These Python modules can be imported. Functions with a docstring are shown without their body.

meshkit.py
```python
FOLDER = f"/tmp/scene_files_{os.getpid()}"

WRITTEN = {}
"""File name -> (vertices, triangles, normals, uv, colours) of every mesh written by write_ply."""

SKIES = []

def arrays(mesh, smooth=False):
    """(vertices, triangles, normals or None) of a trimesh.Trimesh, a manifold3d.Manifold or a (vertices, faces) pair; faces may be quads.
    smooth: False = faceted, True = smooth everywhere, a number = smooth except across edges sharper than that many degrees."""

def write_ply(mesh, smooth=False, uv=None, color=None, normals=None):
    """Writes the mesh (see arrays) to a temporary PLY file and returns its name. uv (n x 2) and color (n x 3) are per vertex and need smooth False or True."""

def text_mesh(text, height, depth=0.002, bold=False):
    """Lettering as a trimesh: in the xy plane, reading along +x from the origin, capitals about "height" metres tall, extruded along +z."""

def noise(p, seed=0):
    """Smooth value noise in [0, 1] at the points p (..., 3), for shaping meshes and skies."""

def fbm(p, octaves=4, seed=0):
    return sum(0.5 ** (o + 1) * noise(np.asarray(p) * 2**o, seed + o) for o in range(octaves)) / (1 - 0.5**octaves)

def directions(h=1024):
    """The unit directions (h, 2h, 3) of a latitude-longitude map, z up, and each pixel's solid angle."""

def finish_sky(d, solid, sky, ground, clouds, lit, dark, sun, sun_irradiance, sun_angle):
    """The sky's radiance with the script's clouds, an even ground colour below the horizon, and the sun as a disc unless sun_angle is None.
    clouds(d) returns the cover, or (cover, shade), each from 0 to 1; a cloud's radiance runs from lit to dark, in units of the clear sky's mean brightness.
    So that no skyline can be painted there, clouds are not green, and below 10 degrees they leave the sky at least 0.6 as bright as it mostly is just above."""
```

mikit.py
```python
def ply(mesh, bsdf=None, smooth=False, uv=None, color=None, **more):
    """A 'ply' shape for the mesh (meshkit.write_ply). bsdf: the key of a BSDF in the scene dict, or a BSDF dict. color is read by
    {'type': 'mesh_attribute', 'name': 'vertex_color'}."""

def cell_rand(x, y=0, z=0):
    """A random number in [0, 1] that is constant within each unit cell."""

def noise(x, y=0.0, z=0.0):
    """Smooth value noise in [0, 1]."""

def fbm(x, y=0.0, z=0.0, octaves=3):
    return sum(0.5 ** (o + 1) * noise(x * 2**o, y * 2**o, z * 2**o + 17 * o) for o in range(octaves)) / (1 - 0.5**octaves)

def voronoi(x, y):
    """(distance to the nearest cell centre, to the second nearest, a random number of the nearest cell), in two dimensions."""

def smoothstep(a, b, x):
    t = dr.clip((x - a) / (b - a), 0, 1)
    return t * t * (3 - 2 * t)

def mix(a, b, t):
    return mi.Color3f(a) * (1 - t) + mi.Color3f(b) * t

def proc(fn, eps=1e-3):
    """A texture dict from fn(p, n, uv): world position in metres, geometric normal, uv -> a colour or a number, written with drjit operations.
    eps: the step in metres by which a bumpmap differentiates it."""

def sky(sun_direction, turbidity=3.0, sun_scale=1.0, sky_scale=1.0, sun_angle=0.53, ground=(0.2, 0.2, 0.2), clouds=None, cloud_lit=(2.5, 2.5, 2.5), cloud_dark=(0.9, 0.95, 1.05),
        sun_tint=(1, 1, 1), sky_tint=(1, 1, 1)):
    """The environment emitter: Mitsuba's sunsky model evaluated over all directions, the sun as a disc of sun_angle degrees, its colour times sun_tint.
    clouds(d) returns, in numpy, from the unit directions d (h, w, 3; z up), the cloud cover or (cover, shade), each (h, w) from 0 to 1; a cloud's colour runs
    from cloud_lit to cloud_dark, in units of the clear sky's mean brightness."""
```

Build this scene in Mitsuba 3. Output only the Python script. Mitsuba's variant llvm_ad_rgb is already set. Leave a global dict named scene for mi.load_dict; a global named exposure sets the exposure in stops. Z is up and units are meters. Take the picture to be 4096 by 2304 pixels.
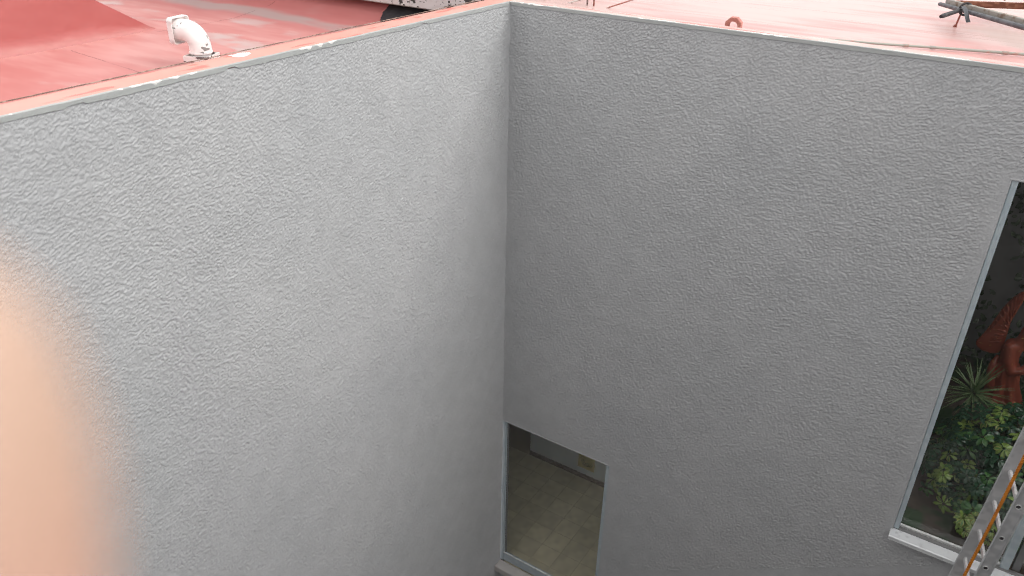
import math
import numpy as np
import trimesh
import manifold3d as m3
import drjit as dr
import mitsuba as mi
import mikit
import meshkit
from mikit import noise, fbm, smoothstep, mix, proc

T = mi.ScalarTransform4f
scene, labels = {"type": "scene"}, {}
rng = np.random.default_rng(11)
V = lambda *a: np.array(a, float)

# ------------------------------------------------------------------ camera, sky, exposure
# z = 0 is the top of the parapet, the left wall is the plane x = 0, the right wall the plane y = 0.
CAM = V(3.9638, -6.0568, 1.125)
FWD = V(-0.47247, 0.73950, -0.47950)
UP = V(-0.27816, 0.39113, 0.87729)
scene["camera"] = {
    "type": "thinlens", "fov": 65.6, "fov_axis": "x", "aperture_radius": 0.0014, "focus_distance": 7.5,
    "near_clip": 0.004, "far_clip": 600.0,
    "to_world": T().look_at(origin=CAM.tolist(), target=(CAM + FWD).tolist(), up=UP.tolist()),
}
scene["sky"] = mikit.sky((0.76, 0.17, 0.66), turbidity=4, sun_scale=0.30, sun_angle=40, sun_tint=(0.80, 0.97, 1.30), clouds=lambda d: np.ones(d.shape[:2]),
                         cloud_lit=(2.53, 2.48, 2.46))
exposure = 2.57

# ------------------------------------------------------------------ helpers


def numbered(key):
    if key not in scene and not any(k.startswith(key + "__") for k in scene) and key not in labels:
        return key
    i = 1
    while f"{key}_{i:03d}" in scene or f"{key}_{i:03d}" in labels or any(k.startswith(f"{key}_{i:03d}__") for k in scene):
        i += 1
    return f"{key}_{i:03d}"


def thing(name, label, cat=None, group=None, kind=None):
    key = numbered(name)
    labels[key] = {"label": label}
    if cat and kind != "structure":
        labels[key]["category"] = cat
    if group:
        labels[key]["group"] = group
    if kind:
        labels[key]["kind"] = kind
    return key


def add(parent, name, mesh, bsdf, smooth=False, label=None, kind=None, **more):
    """a part of the thing 'parent' (name None: the thing's own mesh)"""
    key = parent if name is None else numbered(parent + "__" + name)
    scene[key] = mikit.ply(mesh, bsdf, smooth=smooth, **more)
    if label or kind:
        labels[key] = {**({"label": label} if label else {}), **({"kind": kind} if kind else {})}
    return key


def box(x0, x1, y0, y1, z0, z1, b=0.0):
    if b <= 0:
        m = trimesh.creation.box((x1 - x0, y1 - y0, z1 - z0))
        m.apply_translation(((x0 + x1) / 2, (y0 + y1) / 2, (z0 + z1) / 2))
        return m
    pts = []
    for x, sx in ((x0, 1), (x1, -1)):
        for y, sy in ((y0, 1), (y1, -1)):
            for z, sz in ((z0, 1), (z1, -1)):
                pts += [(x + sx * b, y + sy * b, z), (x + sx * b, y, z + sz * b), (x, y + sy * b, z + sz * b)]
    return tm(m3.Manifold.hull_points(np.array(pts)))


def tm(man):
    m = man.to_mesh()
    return trimesh.Trimesh(np.array(m.vert_properties[:, :3], float), np.array(m.tri_verts), process=False)


def cat(*ms):
    return trimesh.util.concatenate([x for m in ms for x in (m if isinstance(m, (list, tuple)) else [m])])


def frames(P):
    P = np.asarray(P, float)
    d = np.gradient(P, axis=0)
    d /= np.linalg.norm(d, axis=1, keepdims=True)
    u = np.cross(d[0], [0.31, 0.2, 0.93])
    if np.linalg.norm(u) < 1e-3:
        u = np.cross(d[0], [1, 0, 0])
    U = []
    for t in d:
        u = u - t * (u @ t)
        u /= np.linalg.norm(u)
        U.append(u)
    U = np.array(U)
    return P, d, U, np.cross(d, U)


def tube(P, r, n=10, cap=True):
    P, d, U, W = frames(P)
    r = np.broadcast_to(r, len(P))
    a = np.linspace(0, 2 * np.pi, n, endpoint=False)
    v = (P[:, None] + r[:, None, None] * (np.cos(a)[None, :, None] * U[:, None] + np.sin(a)[None, :, None] * W[:, None])).reshape(-1, 3)
    f = []
    for i in range(len(P) - 1):
        for j in range(n):
            k = (j + 1) % n
            f += [(i * n + j, i * n + k, (i + 1) * n + k), (i * n + j, (i + 1) * n + k, (i + 1) * n + j)]
    v = list(v)
    if cap:
        for e, c in ((0, P[0]), (len(P) - 1, P[-1])):
            v.append(c)
            for j in range(n):
                k = (j + 1) % n
                f.append((len(v) - 1, e * n + k, e * n + j) if e == 0 else (len(v) - 1, e * n + j, e * n + k))
    return trimesh.Trimesh(np.array(v), np.array(f), process=False)


def line(a, b, n=2):
    return np.linspace(np.asarray(a, float), np.asarray(b, float), n)


def bar(a, b, w, h, up=(0, 0, 1), bev=0.0):
    """a box of width w and height h from a to b"""
    a, b = np.asarray(a, float), np.asarray(b, float)
    L = np.linalg.norm(b - a)
    d = (b - a) / L
    s = np.cross(d, up)
    s /= np.linalg.norm(s)
    u = np.cross(s, d)
    m = box(-L / 2, L / 2, -w / 2, w / 2, -h / 2, h / 2, bev)
    M = np.eye(4)
    M[:3, 0], M[:3, 1], M[:3, 2], M[:3, 3] = d, s, u, (a + b) / 2
    m.apply_transform(M)
    return m


def extrude_path(profile, o, e1, e2, axis, length):
    """closed 2-D profile (n,2) in the plane (e1, e2) at o, swept along axis"""
    from shapely.geometry import Polygon
    m = trimesh.creation.extrude_polygon(Polygon(profile), length, engine="earcut")
    M = np.eye(4)
    M[:3, 0], M[:3, 1], M[:3, 2], M[:3, 3] = e1, e2, axis, o
    m.apply_transform(M)
    if np.linalg.det(M[:3, :3]) < 0:
        m.invert()
    return m


def grid(us, vs, fn, keep=None):
    """sheet fn(u, v) -> (n,3) over the grid; keep(uc, vc) picks cells"""
    U, W = np.meshgrid(us, vs, indexing="ij")
    P = fn(U.ravel(), W.ravel())
    nu, nv = len(us), len(vs)
    i, j = np.meshgrid(np.arange(nu - 1), np.arange(nv - 1), indexing="ij")
    if keep is not None:
        k = keep((us[i] + us[i + 1]) / 2, (vs[j] + vs[j + 1]) / 2)
        i, j = i[k], j[k]
    i, j = i.ravel(), j.ravel()
    a, b, c, d = i * nv + j, (i + 1) * nv + j, (i + 1) * nv + j + 1, i * nv + j + 1
    F = np.vstack([np.c_[a, b, c], np.c_[a, c, d]])
    if keep is not None:
        used, inv = np.unique(F, return_inverse=True)
        P, F = P[used], inv.reshape(F.shape)
    return trimesh.Trimesh(P, F, process=False)


def spaced(a, b, step, *extra):
    n = max(2, int(round((b - a) / step)) + 1)
    return np.unique(np.round(np.r_[np.linspace(a, b, n), extra], 5))


def sph(c, r, n=24):
    return m3.Manifold.sphere(r, n).translate(tuple(map(float, c)))


def bone(a, ra, b, rb, n=20):
    return m3.Manifold.batch_hull([sph(a, ra, n), sph(b, rb, n)])


def chain(pts, rad, n=20):
    return [bone(pts[i], rad[i], pts[i + 1], rad[i + 1], n) for i in range(len(pts) - 1)]


def blend(parts, edge, iters=10):
    m = m3.Manifold.batch_boolean(parts, m3.OpType.Add).refine_to_length(edge)
    t = tm(m)
    t.merge_vertices()
    trimesh.smoothing.filter_taubin(t, lamb=0.5, nu=0.52, iterations=iters)
    return t


# ------------------------------------------------------------------ materials


def mat(name, base, rough=0.6, spec=0.4, metallic=0.0, bump=None, eps=2e-3, **more):
    b = {"type": "principled", "base_color": base if isinstance(base, dict) else {"type": "rgb", "value": list(base)},
         "roughness": rough, "specular": spec, "metallic": metallic, **more}
    if bump is not None:
        b = {"type": "bumpmap", "arbitrary": proc(bump, eps), "scale": 1.0, "nested": b}
    scene[name] = {"type": "twosided", "bsdf": b}
    return name


WIN = (-0.02, 1.371, -6.79, -4.553)     # small window: x0 x1 z0 z1
TALL = (4.05, 6.48, -3.925, -0.726)     # tall window


def rect_dist(x, z, w):
    dx = dr.maximum(dr.maximum(w[0] - x, x - w[1]), 0)
    dz = dr.maximum(dr.maximum(w[2] - z, z - w[3]), 0)
    return dr.sqrt(dx * dx + dz * dz)


def stucco_fine(p, n, uv):
    return 0.0016 * noise(p.x * 130, p.y * 130, p.z * 130)


def stucco_relief(P):
    """height in metres of the thrown stucco grain at the points P, for displacing the wall meshes"""
    w1, w2 = meshkit.noise(P * 50, 5) - 0.5, meshkit.noise(P * 50 + 40, 6) - 0.5
    a = meshkit.noise(P * 104 + np.c_[w1, w1, w2] * 1.3, 1)
    b = meshkit.noise(P * 46 + 3, 2)
    t = np.clip((a - 0.33) / 0.36, 0, 1)
    amt = 0.82 + 0.36 * meshkit.noise(P * 0.9 + 7, 4)
    return (0.0049 * t * t * (3 - 2 * t) + 0.0006 * b) * amt


def stucco_color(p, n, uv):
    a = fbm(p.x * 1.3, p.y * 1.3, p.z * 1.0, 3)
    b = fbm(p.x * 9, p.y * 9, p.z * 7, 2)
    c = noise(p.x * 95, p.y * 95, p.z * 95)
    s = fbm(p.x * 11 + 2, p.y * 11, p.z * 0.35, 3)                 # faint run-off streaks below the wall top
    b = b - 0.38 * smoothstep(0.52, 0.75, s) * smoothstep(-2.2, -0.1, p.z)
    return mix((0.385, 0.393, 0.402), (0.425, 0.428, 0.433), a) * (0.90 + 0.10 * b + 0.11 * c)


mat("m_stucco", proc(stucco_color), 0.75, 0.25, bump=stucco_fine, eps=2e-3)
mat("m_stucco_dark", proc(lambda p, n, uv: stucco_color(p, n, uv) * 0.55), 0.8, 0.2)  # darkened for the unseen walls, to cut their reflection in the glass
mat("m_stucco_plain", proc(stucco_color), 0.8, 0.2)


def roof_segments(x, y, segs):
    d = mi.Float(9.0)
    for (x0, y0, x1, y1) in segs:
        lx, ly = x1 - x0, y1 - y0
        t = dr.clip(((x - x0) * lx + (y - y0) * ly) / (lx * lx + ly * ly), 0, 1)
        d = dr.minimum(d, dr.sqrt(dr.square(x - x0 - t * lx) + dr.square(y - y0 - t * ly)))
    return d


SEAMS = [(-2.60, -2.50, -1.35, -2.62), (-1.35, -2.62, -0.4, -2.75), (-2.72, -1.62, -2.75, -0.75), (-2.75, -0.75, -3.1, 0.1)]


def roof_red(p, n, uv):
    x, y = p.x, p.y
    a = fbm(x * 0.9 + 2, y * 0.9, p.z * 0.9, 4)
    st = fbm(x * 2.2, y * 9.0, 0, 3)
    grey = smoothstep(0.60, 0.78, fbm(x * 1.5 + 1.7, y * 2.6 + 6, 0, 4))
    c = mix((0.46, 0.175, 0.162), (0.54, 0.275, 0.255), smoothstep(0.3, 0.75, 0.6 * a + 0.4 * st))
    c = mix(c, (0.47, 0.40, 0.385), 0.75 * grey)
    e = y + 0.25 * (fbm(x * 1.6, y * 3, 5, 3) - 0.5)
    c = mix(c, (0.36, 0.115, 0.11), 0.85 * smoothstep(-1.1, -0.35, e))                       # shade near the slab, painted into the red
    band = smoothstep(-0.62, -0.45, e) * (1 - smoothstep(-0.30, -0.16, e)) * smoothstep(0.2, 0.55, fbm(x * 1.1 + 3, y * 5, 2, 3))
    c = mix(c, (0.30, 0.255, 0.245), 0.75 * band)                                            # band of settled dust
    w = 0.012 * (noise(x * 8, y * 8) - 0.5)
    s = roof_segments(x + w, y - w, SEAMS)
    return c * (1 - 0.32 * (1 - smoothstep(0.002, 0.010, s)) * smoothstep(0.25, 0.5, noise(x * 5, y * 5)))


def roof_bump(p, n, uv):
    return 0.006 * fbm(p.x * 5, p.y * 5, p.z * 5, 3) + 0.0015 * fbm(p.x * 45, p.y * 45, p.z * 45, 2)


def roof_pink(p, n, uv):
    x, y = p.x, p.y
    st = fbm(x * 1.6, y * 12.0, 3.0, 4)
    big = fbm(x * 0.55 + 4, y * 0.9 + 8, 0, 3)
    painted_light = smoothstep(0.25, 0.6, 0.35 * st + 0.65 * big)  # pale sky sheen put into the coat colour
    c = mix((0.42, 0.20, 0.185), (0.475, 0.325, 0.30), painted_light)
    thin = smoothstep(0.63, 0.72, noise(x * 1.1 + 1, y * 26)) * smoothstep(0.4, 0.7, noise(x * 2.3, y * 26 + 9))
    c = mix(c, (0.36, 0.22, 0.2), 0.5 * thin)
    # dull brown patch under and beside the steel frame
    d = dr.sqrt(dr.square((x - 3.9 + 0.55 * (y - 1.4)) / 0.36) + dr.square((y - 1.4) / 0.9))
    brown_patch = 1 - smoothstep(0.45, 1.05, d + 0.5 * (fbm(x * 5, y * 5, 0, 3) - 0.5))
    c = mix(c, (0.34, 0.25, 0.22), 0.75 * brown_patch)
    red = 1 - smoothstep(0.3, 1.0, dr.sqrt(dr.square((x - 3.6) / 0.9) + dr.square((y - 0.75) / 0.55)) + 0.7 * (fbm(x * 3, y * 7, 0, 3) - 0.5))
    return mix(c, (0.52, 0.235, 0.22), 0.7 * red * (1 - brown_patch))


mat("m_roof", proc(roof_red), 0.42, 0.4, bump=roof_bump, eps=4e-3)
mat("m_roof_pink", proc(roof_pink), 0.36, 0.5, bump=roof_bump, eps=4e-3)


def wedge_red(p, n, uv):
    a = fbm(p.x * 2, p.y * 2, p.z * 4, 4)
    c = mix((0.38, 0.095, 0.088), (0.43, 0.125, 0.116), a)
    painted_light = 1 - smoothstep(0.005, 0.075, p.z + 0.35 + 0.05 * (fbm(p.y * 4, p.x * 9, 2, 3) - 0.5))  # lighter foot painted in, as the cove turns up to the sky
    return mix(c, (0.49, 0.215, 0.20), painted_light)


def wedge_bump(p, n, uv):
    return 0.02 * fbm(p.x * 2.2, p.y * 2.6, p.z * 4, 3) + 0.0015 * noise(p.x * 60, p.y * 60, p.z * 60)


mat("m_wedge", proc(wedge_red), 0.5, 0.35, bump=wedge_bump, eps=4e-3)


def ledge_color(p, n, uv):
    """peach coated parapet top with a ragged strip of white paint along the courtyard edge"""
    x, y = p.x, p.y
    a = fbm(x * 3, y * 3, 0, 4)
    c = mix((0.52, 0.26, 0.215), (0.58, 0.335, 0.285), a)
    rag = 0.012 + 0.028 * (fbm(y * 6, 2.5, 0, 4) - 0.45)
    c = mix(c, (0.78, 0.76, 0.72), smoothstep(-rag - 0.004, -rag + 0.003, x))
    red = smoothstep(0.62, 0.7, fbm(x * 14, y * 3.2, 4, 3)) * (1 - smoothstep(-0.03, -0.0, x))
    splash = 1 - smoothstep(0.5, 0.62, dr.sqrt(dr.square((x + 0.16) / 0.09) + dr.square((y + 2.78) / 0.11)) + 0.5 * (fbm(x * 25, y * 25, 1, 3) - 0.5))
    return mix(mix(c, (0.56, 0.16, 0.13), 0.8 * red), (0.8, 0.78, 0.75), splash)


def ledge_color_pale(p, n, uv):
    x, y = p.x, p.y
    c = mix((0.47, 0.30, 0.27), (0.56, 0.44, 0.41), fbm(x * 4, y * 9, 0, 4))
    rag = 0.03 + 0.04 * (fbm(x * 6, 2.5, 0, 4) - 0.45)
    c = mix((0.80, 0.78, 0.75), c, smoothstep(rag - 0.003, rag + 0.004, y))
    red = smoothstep(0.60, 0.66, fbm(x * 3.0, y * 22, 4, 3)) * smoothstep(0.012, 0.02, y)
    return mix(c, (0.45, 0.15, 0.13), 0.7 * red)


mat("m_ledge", proc(ledge_color), 0.5, 0.35, bump=roof_bump, eps=4e-3)
mat("m_ledge_pale", proc(ledge_color_pale), 0.5, 0.35, bump=roof_bump, eps=4e-3)


def trim_color(p, n, uv):
    a = fbm(p.x * 5, p.y * 5, p.z * 30, 3)
    c = mix((0.33, 0.345, 0.34), (0.39, 0.40, 0.39), a)
    chip = smoothstep(0.66, 0.70, fbm(p.x * 4 + 9, p.y * 4, 0.7, 3) * 0.75 + 0.25 * noise(p.x * 30, p.y * 30, p.z * 30) + 6 * (p.z + 0.004))
    return mix(c, (0.72, 0.71, 0.68), chip)


mat("m_trim", proc(trim_color), 0.6, 0.3, bump=lambda p, n, uv: 0.0015 * fbm(p.x * 30, p.y * 30, p.z * 60, 3))


def peel_color(p, n, uv):
    """old white paint flaking off a dark weathered slab edge"""
    x, z = p.x, p.z
    f = 0.55 * fbm(x * 9, z * 9, p.y * 9, 4) + 0.45 * noise(x * 40, z * 60, p.y * 38)
    more = 0.10 * smoothstep(-0.75, -0.45, x) * (1 - smoothstep(-0.4, -0.2, x))
    off = smoothstep(0.60, 0.64, f + more + 0.05 * smoothstep(-2.2, -1.3, x))
    c = mix((0.50, 0.47, 0.46), (0.60, 0.57, 0.56), fbm(x * 3, z * 3, 5, 3))
    c = mix(c, (0.06, 0.055, 0.055), off)
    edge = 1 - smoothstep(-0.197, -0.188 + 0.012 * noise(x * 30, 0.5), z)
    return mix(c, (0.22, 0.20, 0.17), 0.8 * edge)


mat("m_peel", proc(peel_color), 0.75, 0.25, bump=lambda p, n, uv: 0.003 * fbm(p.x * 20, p.y * 20, p.z * 20, 3))
mat("m_tar", proc(lambda p, n, uv: mix((0.014, 0.014, 0.017), (0.035, 0.033, 0.036), fbm(p.x * 12, p.y * 12, p.z * 12, 3))), 0.45, 0.4,
    bump=lambda p, n, uv: 0.006 * fbm(p.x * 18, p.y * 18, p.z * 18, 3))


def vent_color(p, n, uv):
    """white paint, flaked to grey metal low on the collar and inside the flange corners"""
    f = 0.6 * fbm(p.x * 16, p.y * 16, p.z * 16, 3) + 0.4 * noise(p.x * 55, p.y * 55, p.z * 55)
    low = 1 - smoothstep(-0.26, -0.205, p.z)
    flange = 1 - smoothstep(-1.47, -1.42, p.x)
    bare = smoothstep(0.635, 0.67, f + 0.085 * low + 0.06 * flange - 0.04)
    dirt = fbm(p.x * 7, p.y * 7, p.z * 20, 3)
    return mix(mix((0.78, 0.77, 0.75), (0.66, 0.63, 0.62), smoothstep(0.5, 0.8, dirt)), (0.24, 0.24, 0.23), bare)


mat("m_vent", proc(vent_color), 0.45, 0.45)
mat("m_vent_tray", proc(lambda p, n, uv: mix((0.72, 0.68, 0.66), (0.13, 0.11, 0.11), smoothstep(0.57, 0.64, 0.5 * fbm(p.x * 14, p.y * 14, p.z * 20, 3) + 0.5 * noise(p.x * 45, p.y * 45, p.z * 60)))), 0.6, 0.3)


def rust(a, b, s=14.0, lo=0.45, hi=0.6):
    return proc(lambda p, n, uv: mix(a, b, smoothstep(lo, hi, 0.6 * fbm(p.x * s, p.y * s, p.z * s, 3) + 0.4 * noise(p.x * s * 5, p.y * s * 5, p.z * s * 5))))


mat("m_cable", rust((0.16, 0.11, 0.09), (0.34, 0.26, 0.22)), 0.6, 0.3)
mat("m_conduit", rust((0.36, 0.37, 0.33), (0.46, 0.30, 0.26), 7, 0.56, 0.66), 0.5, 0.4)
mat("m_coupling", rust((0.33, 0.33, 0.30), (0.40, 0.27, 0.23), 22, 0.5, 0.62), 0.5, 0.4)
mat("m_redblock", rust((0.40, 0.155, 0.125), (0.47, 0.23, 0.19), 25), 0.6, 0.3)
mat("m_post", rust((0.30, 0.24, 0.23), (0.12, 0.075, 0.07), 25), 0.6, 0.3)
mat("m_post_red", rust((0.20, 0.07, 0.06), (0.27, 0.11, 0.09), 25), 0.6, 0.3)
mat("m_post_white", rust((0.68, 0.64, 0.60), (0.26, 0.13, 0.11), 22, 0.5, 0.6), 0.6, 0.3)
mat("m_brace_red", rust((0.40, 0.17, 0.14), (0.55, 0.40, 0.36), 10), 0.6, 0.3)
mat("m_frame_grey", rust((0.25, 0.24, 0.215), (0.15, 0.105, 0.075), 6, 0.5, 0.68), 0.6, 0.35)
mat("m_pipe_grey", rust((0.055, 0.058, 0.066), (0.095, 0.098, 0.108), 5), 0.5, 0.4)
mat("m_pipe_dark", rust((0.03, 0.028, 0.031), (0.06, 0.057, 0.06), 8), 0.6, 0.3)
mat("m_rusty", rust((0.16, 0.065, 0.04), (0.26, 0.12, 0.075), 9), 0.7, 0.25)
mat("m_leg_red", rust((0.30, 0.10, 0.075), (0.22, 0.09, 0.07), 30), 0.6, 0.3)
mat("m_white_plastic", (0.62, 0.60, 0.66), 0.4, 0.4)
mat("m_alu_frame", rust((0.37, 0.43, 0.465), (0.42, 0.475, 0.50), 4), 0.38, 0.5)
mat("m_alu_sill", rust((0.70, 0.72, 0.73), (0.50, 0.51, 0.52), 7, 0.5, 0.8), 0.35, 0.5, metallic=0.3)
mat("m_alu_track", (0.20, 0.20, 0.20), 0.45, 0.5, metallic=0.4)
mat("m_alu_pale", rust((0.66, 0.67, 0.66), (0.50, 0.51, 0.50), 12), 0.4, 0.5, metallic=0.2)
mat("m_sill_plaster", proc(lambda p, n, uv: mix((0.40, 0.385, 0.37), (0.50, 0.475, 0.455), fbm(p.x * 9, p.y * 9, p.z * 9, 4))), 0.75, 0.25,
    bump=lambda p, n, uv: 0.004 * fbm(p.x * 22, p.y * 22, p.z * 22, 3))
scene["m_glass"] = {"type": "thindielectric", "int_ior": 1.5}
mat("m_ladder", rust((0.42, 0.425, 0.43), (0.49, 0.49, 0.495), 5), 0.5, 0.5, metallic=0.3,
    bump=lambda p, n, uv: 0.0006 * fbm(p.x * 60, p.y * 60, p.z * 14, 2))
mat("m_rung", rust((0.55, 0.54, 0.54), (0.66, 0.65, 0.65), 30), 0.5, 0.5, metallic=0.3,
    bump=lambda p, n, uv: 0.0012 * noise(p.x * 160, p.y * 160, p.z * 300))
mat("m_rope", rust((0.62, 0.225, 0.025), (0.50, 0.16, 0.02), 18), 0.6, 0.3)


def stain_floor(p, n, uv):
    a = fbm(p.x * 3, p.y * 3, 1, 4)
    return mix((0.66, 0.61, 0.42), (0.74, 0.69, 0.50), a) * (0.9 + 0.2 * noise(p.x * 14, p.y * 14))


mat("m_tile", proc(stain_floor), 0.45, 0.4)
mat("m_tile_b", proc(lambda p, n, uv: stain_floor(p, n, uv) * 0.9), 0.5, 0.4)
mat("m_grout", (0.56, 0.51, 0.345), 0.8, 0.2)
mat("m_skirting", rust((0.20, 0.155, 0.125), (0.26, 0.21, 0.175), 6), 0.5, 0.4)
mat("m_room_wall", proc(lambda p, n, uv: mix((0.74, 0.81, 0.83), (0.80, 0.86, 0.87), fbm(p.x * 2, p.y * 2, p.z * 2, 3))), 0.8, 0.2)
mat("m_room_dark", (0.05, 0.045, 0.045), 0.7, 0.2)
mat("m_fan", rust((0.68, 0.61, 0.30), (0.74, 0.67, 0.36), 12), 0.5, 0.4)
mat("m_soil", proc(lambda p, n, uv: mix(mix((0.035, 0.028, 0.022), (0.075, 0.06, 0.048), fbm(p.x * 9, p.y * 9, 0, 4)), (0.02, 0.05, 0.02), 0.9 * smoothstep(0.48, 0.62, fbm(p.x * 3.1 + 2.2, p.y * 3.1 + 1.3, 0, 3)))), 0.9, 0.15,
    bump=lambda p, n, uv: 0.02 * fbm(p.x * 20, p.y * 20, 0, 3))
mat("m_garden_wall", proc(lambda p, n, uv: mix((0.16, 0.16, 0.155), (0.23, 0.228, 0.22), fbm(p.x * 3, p.y * 3, p.z * 3, 3))), 0.85, 0.2)
mat("m_courtyard_floor", proc(lambda p, n, uv: mix((0.40, 0.39, 0.375), (0.50, 0.485, 0.47), fbm(p.x * 3, p.y * 3, 0, 4))), 0.8, 0.2)
mat("m_terracotta", proc(lambda p, n, uv: mix(mix((0.33, 0.086, 0.05), (0.25, 0.060, 0.035), fbm(p.x * 9, p.y * 9, p.z * 9, 3)), (0.42, 0.22, 0.07), 0.55 * smoothstep(0.80, 0.88, noise(p.x * 42, p.y * 42, p.z * 36)))), 0.33, 0.5)
mat("m_gold", (0.62, 0.42, 0.16), 0.35, 0.5, metallic=0.4)


def leaf_mat(name, a, b, tip=None, rough=0.38):
    def fn(p, n, uv):
        c = mix(a, b, noise(p.x * 30, p.y * 30, p.z * 30))
        v = dr.abs(uv.y - 0.5)
        c = c * (1.0 + 0.35 * (1 - smoothstep(0.02, 0.07, v)))
        if tip is not None:
            c = mix(c, tip, smoothstep(0.16, 0.34, v + 0.18 * (noise(p.x * 60, p.y * 60, p.z * 60) - 0.5)))
        return c
    mat(name, proc(fn), rough, 0.5)


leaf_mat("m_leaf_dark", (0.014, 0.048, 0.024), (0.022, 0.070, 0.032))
leaf_mat("m_leaf_mid", (0.035, 0.105, 0.032), (0.060, 0.145, 0.040))
leaf_mat("m_leaf_lime", (0.13, 0.22, 0.045), (0.19, 0.275, 0.065))
leaf_mat("m_leaf_varie", (0.06, 0.14, 0.035), (0.10, 0.19, 0.05), tip=(0.27, 0.29, 0.09))
leaf_mat("m_leaf_yucca", (0.05, 0.115, 0.04), (0.075, 0.15, 0.055), tip=(0.19, 0.25, 0.12), rough=0.45)
leaf_mat("m_leaf_reflected", (0.02, 0.035, 0.016), (0.04, 0.06, 0.026), rough=0.5)
mat("m_stem", (0.06, 0.062, 0.035), 0.8, 0.2)
def skin_color(p, n, uv):
    """paler fingertips, pinker skin below, blotched"""
    f = fbm(p.x * 90, p.y * 90, p.z * 90, 3)
    v = (p.x - 3.9638) * -0.27816 + (p.y + 6.0568) * 0.39113 + (p.z - 1.125) * 0.87729
    return mix((0.50, 0.335, 0.25), (0.50, 0.30, 0.228), 1 - smoothstep(-0.009, -0.002, v)) * (0.93 + 0.14 * f)


mat("m_skin", proc(skin_color), 0.42, 0.45)
mat("m_nail", (0.80, 0.55, 0.48), 0.25, 0.5)
mat("m_sleeve", proc(lambda p, n, uv: mix((0.05, 0.06, 0.09), (0.08, 0.09, 0.13), noise(p.x * 120, p.y * 120, p.z * 120))), 0.9, 0.2)

# ------------------------------------------------------------------ the courtyard walls
ZB = -7.1


def wave(P, amp=0.005):
    return amp * (meshkit.fbm(P * 1.6, 3, 3) - 0.5) * 2


lw = thing("stucco_wall", "light grey rough stucco wall running from the left edge of the photo back to the inner corner, with no window in it", "wall")


GRAIN = 0.0056


LOW_ADDED = (3.2, 6.8, -6.9, -5.1)             # opening added out of view to light the low room


def seen_left(y, z):
    return z > -7.05 - 0.83 * y


def seen_right(x, z):
    return (z > -7.05 + 0.66 * x) & hole(x, z)


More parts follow.
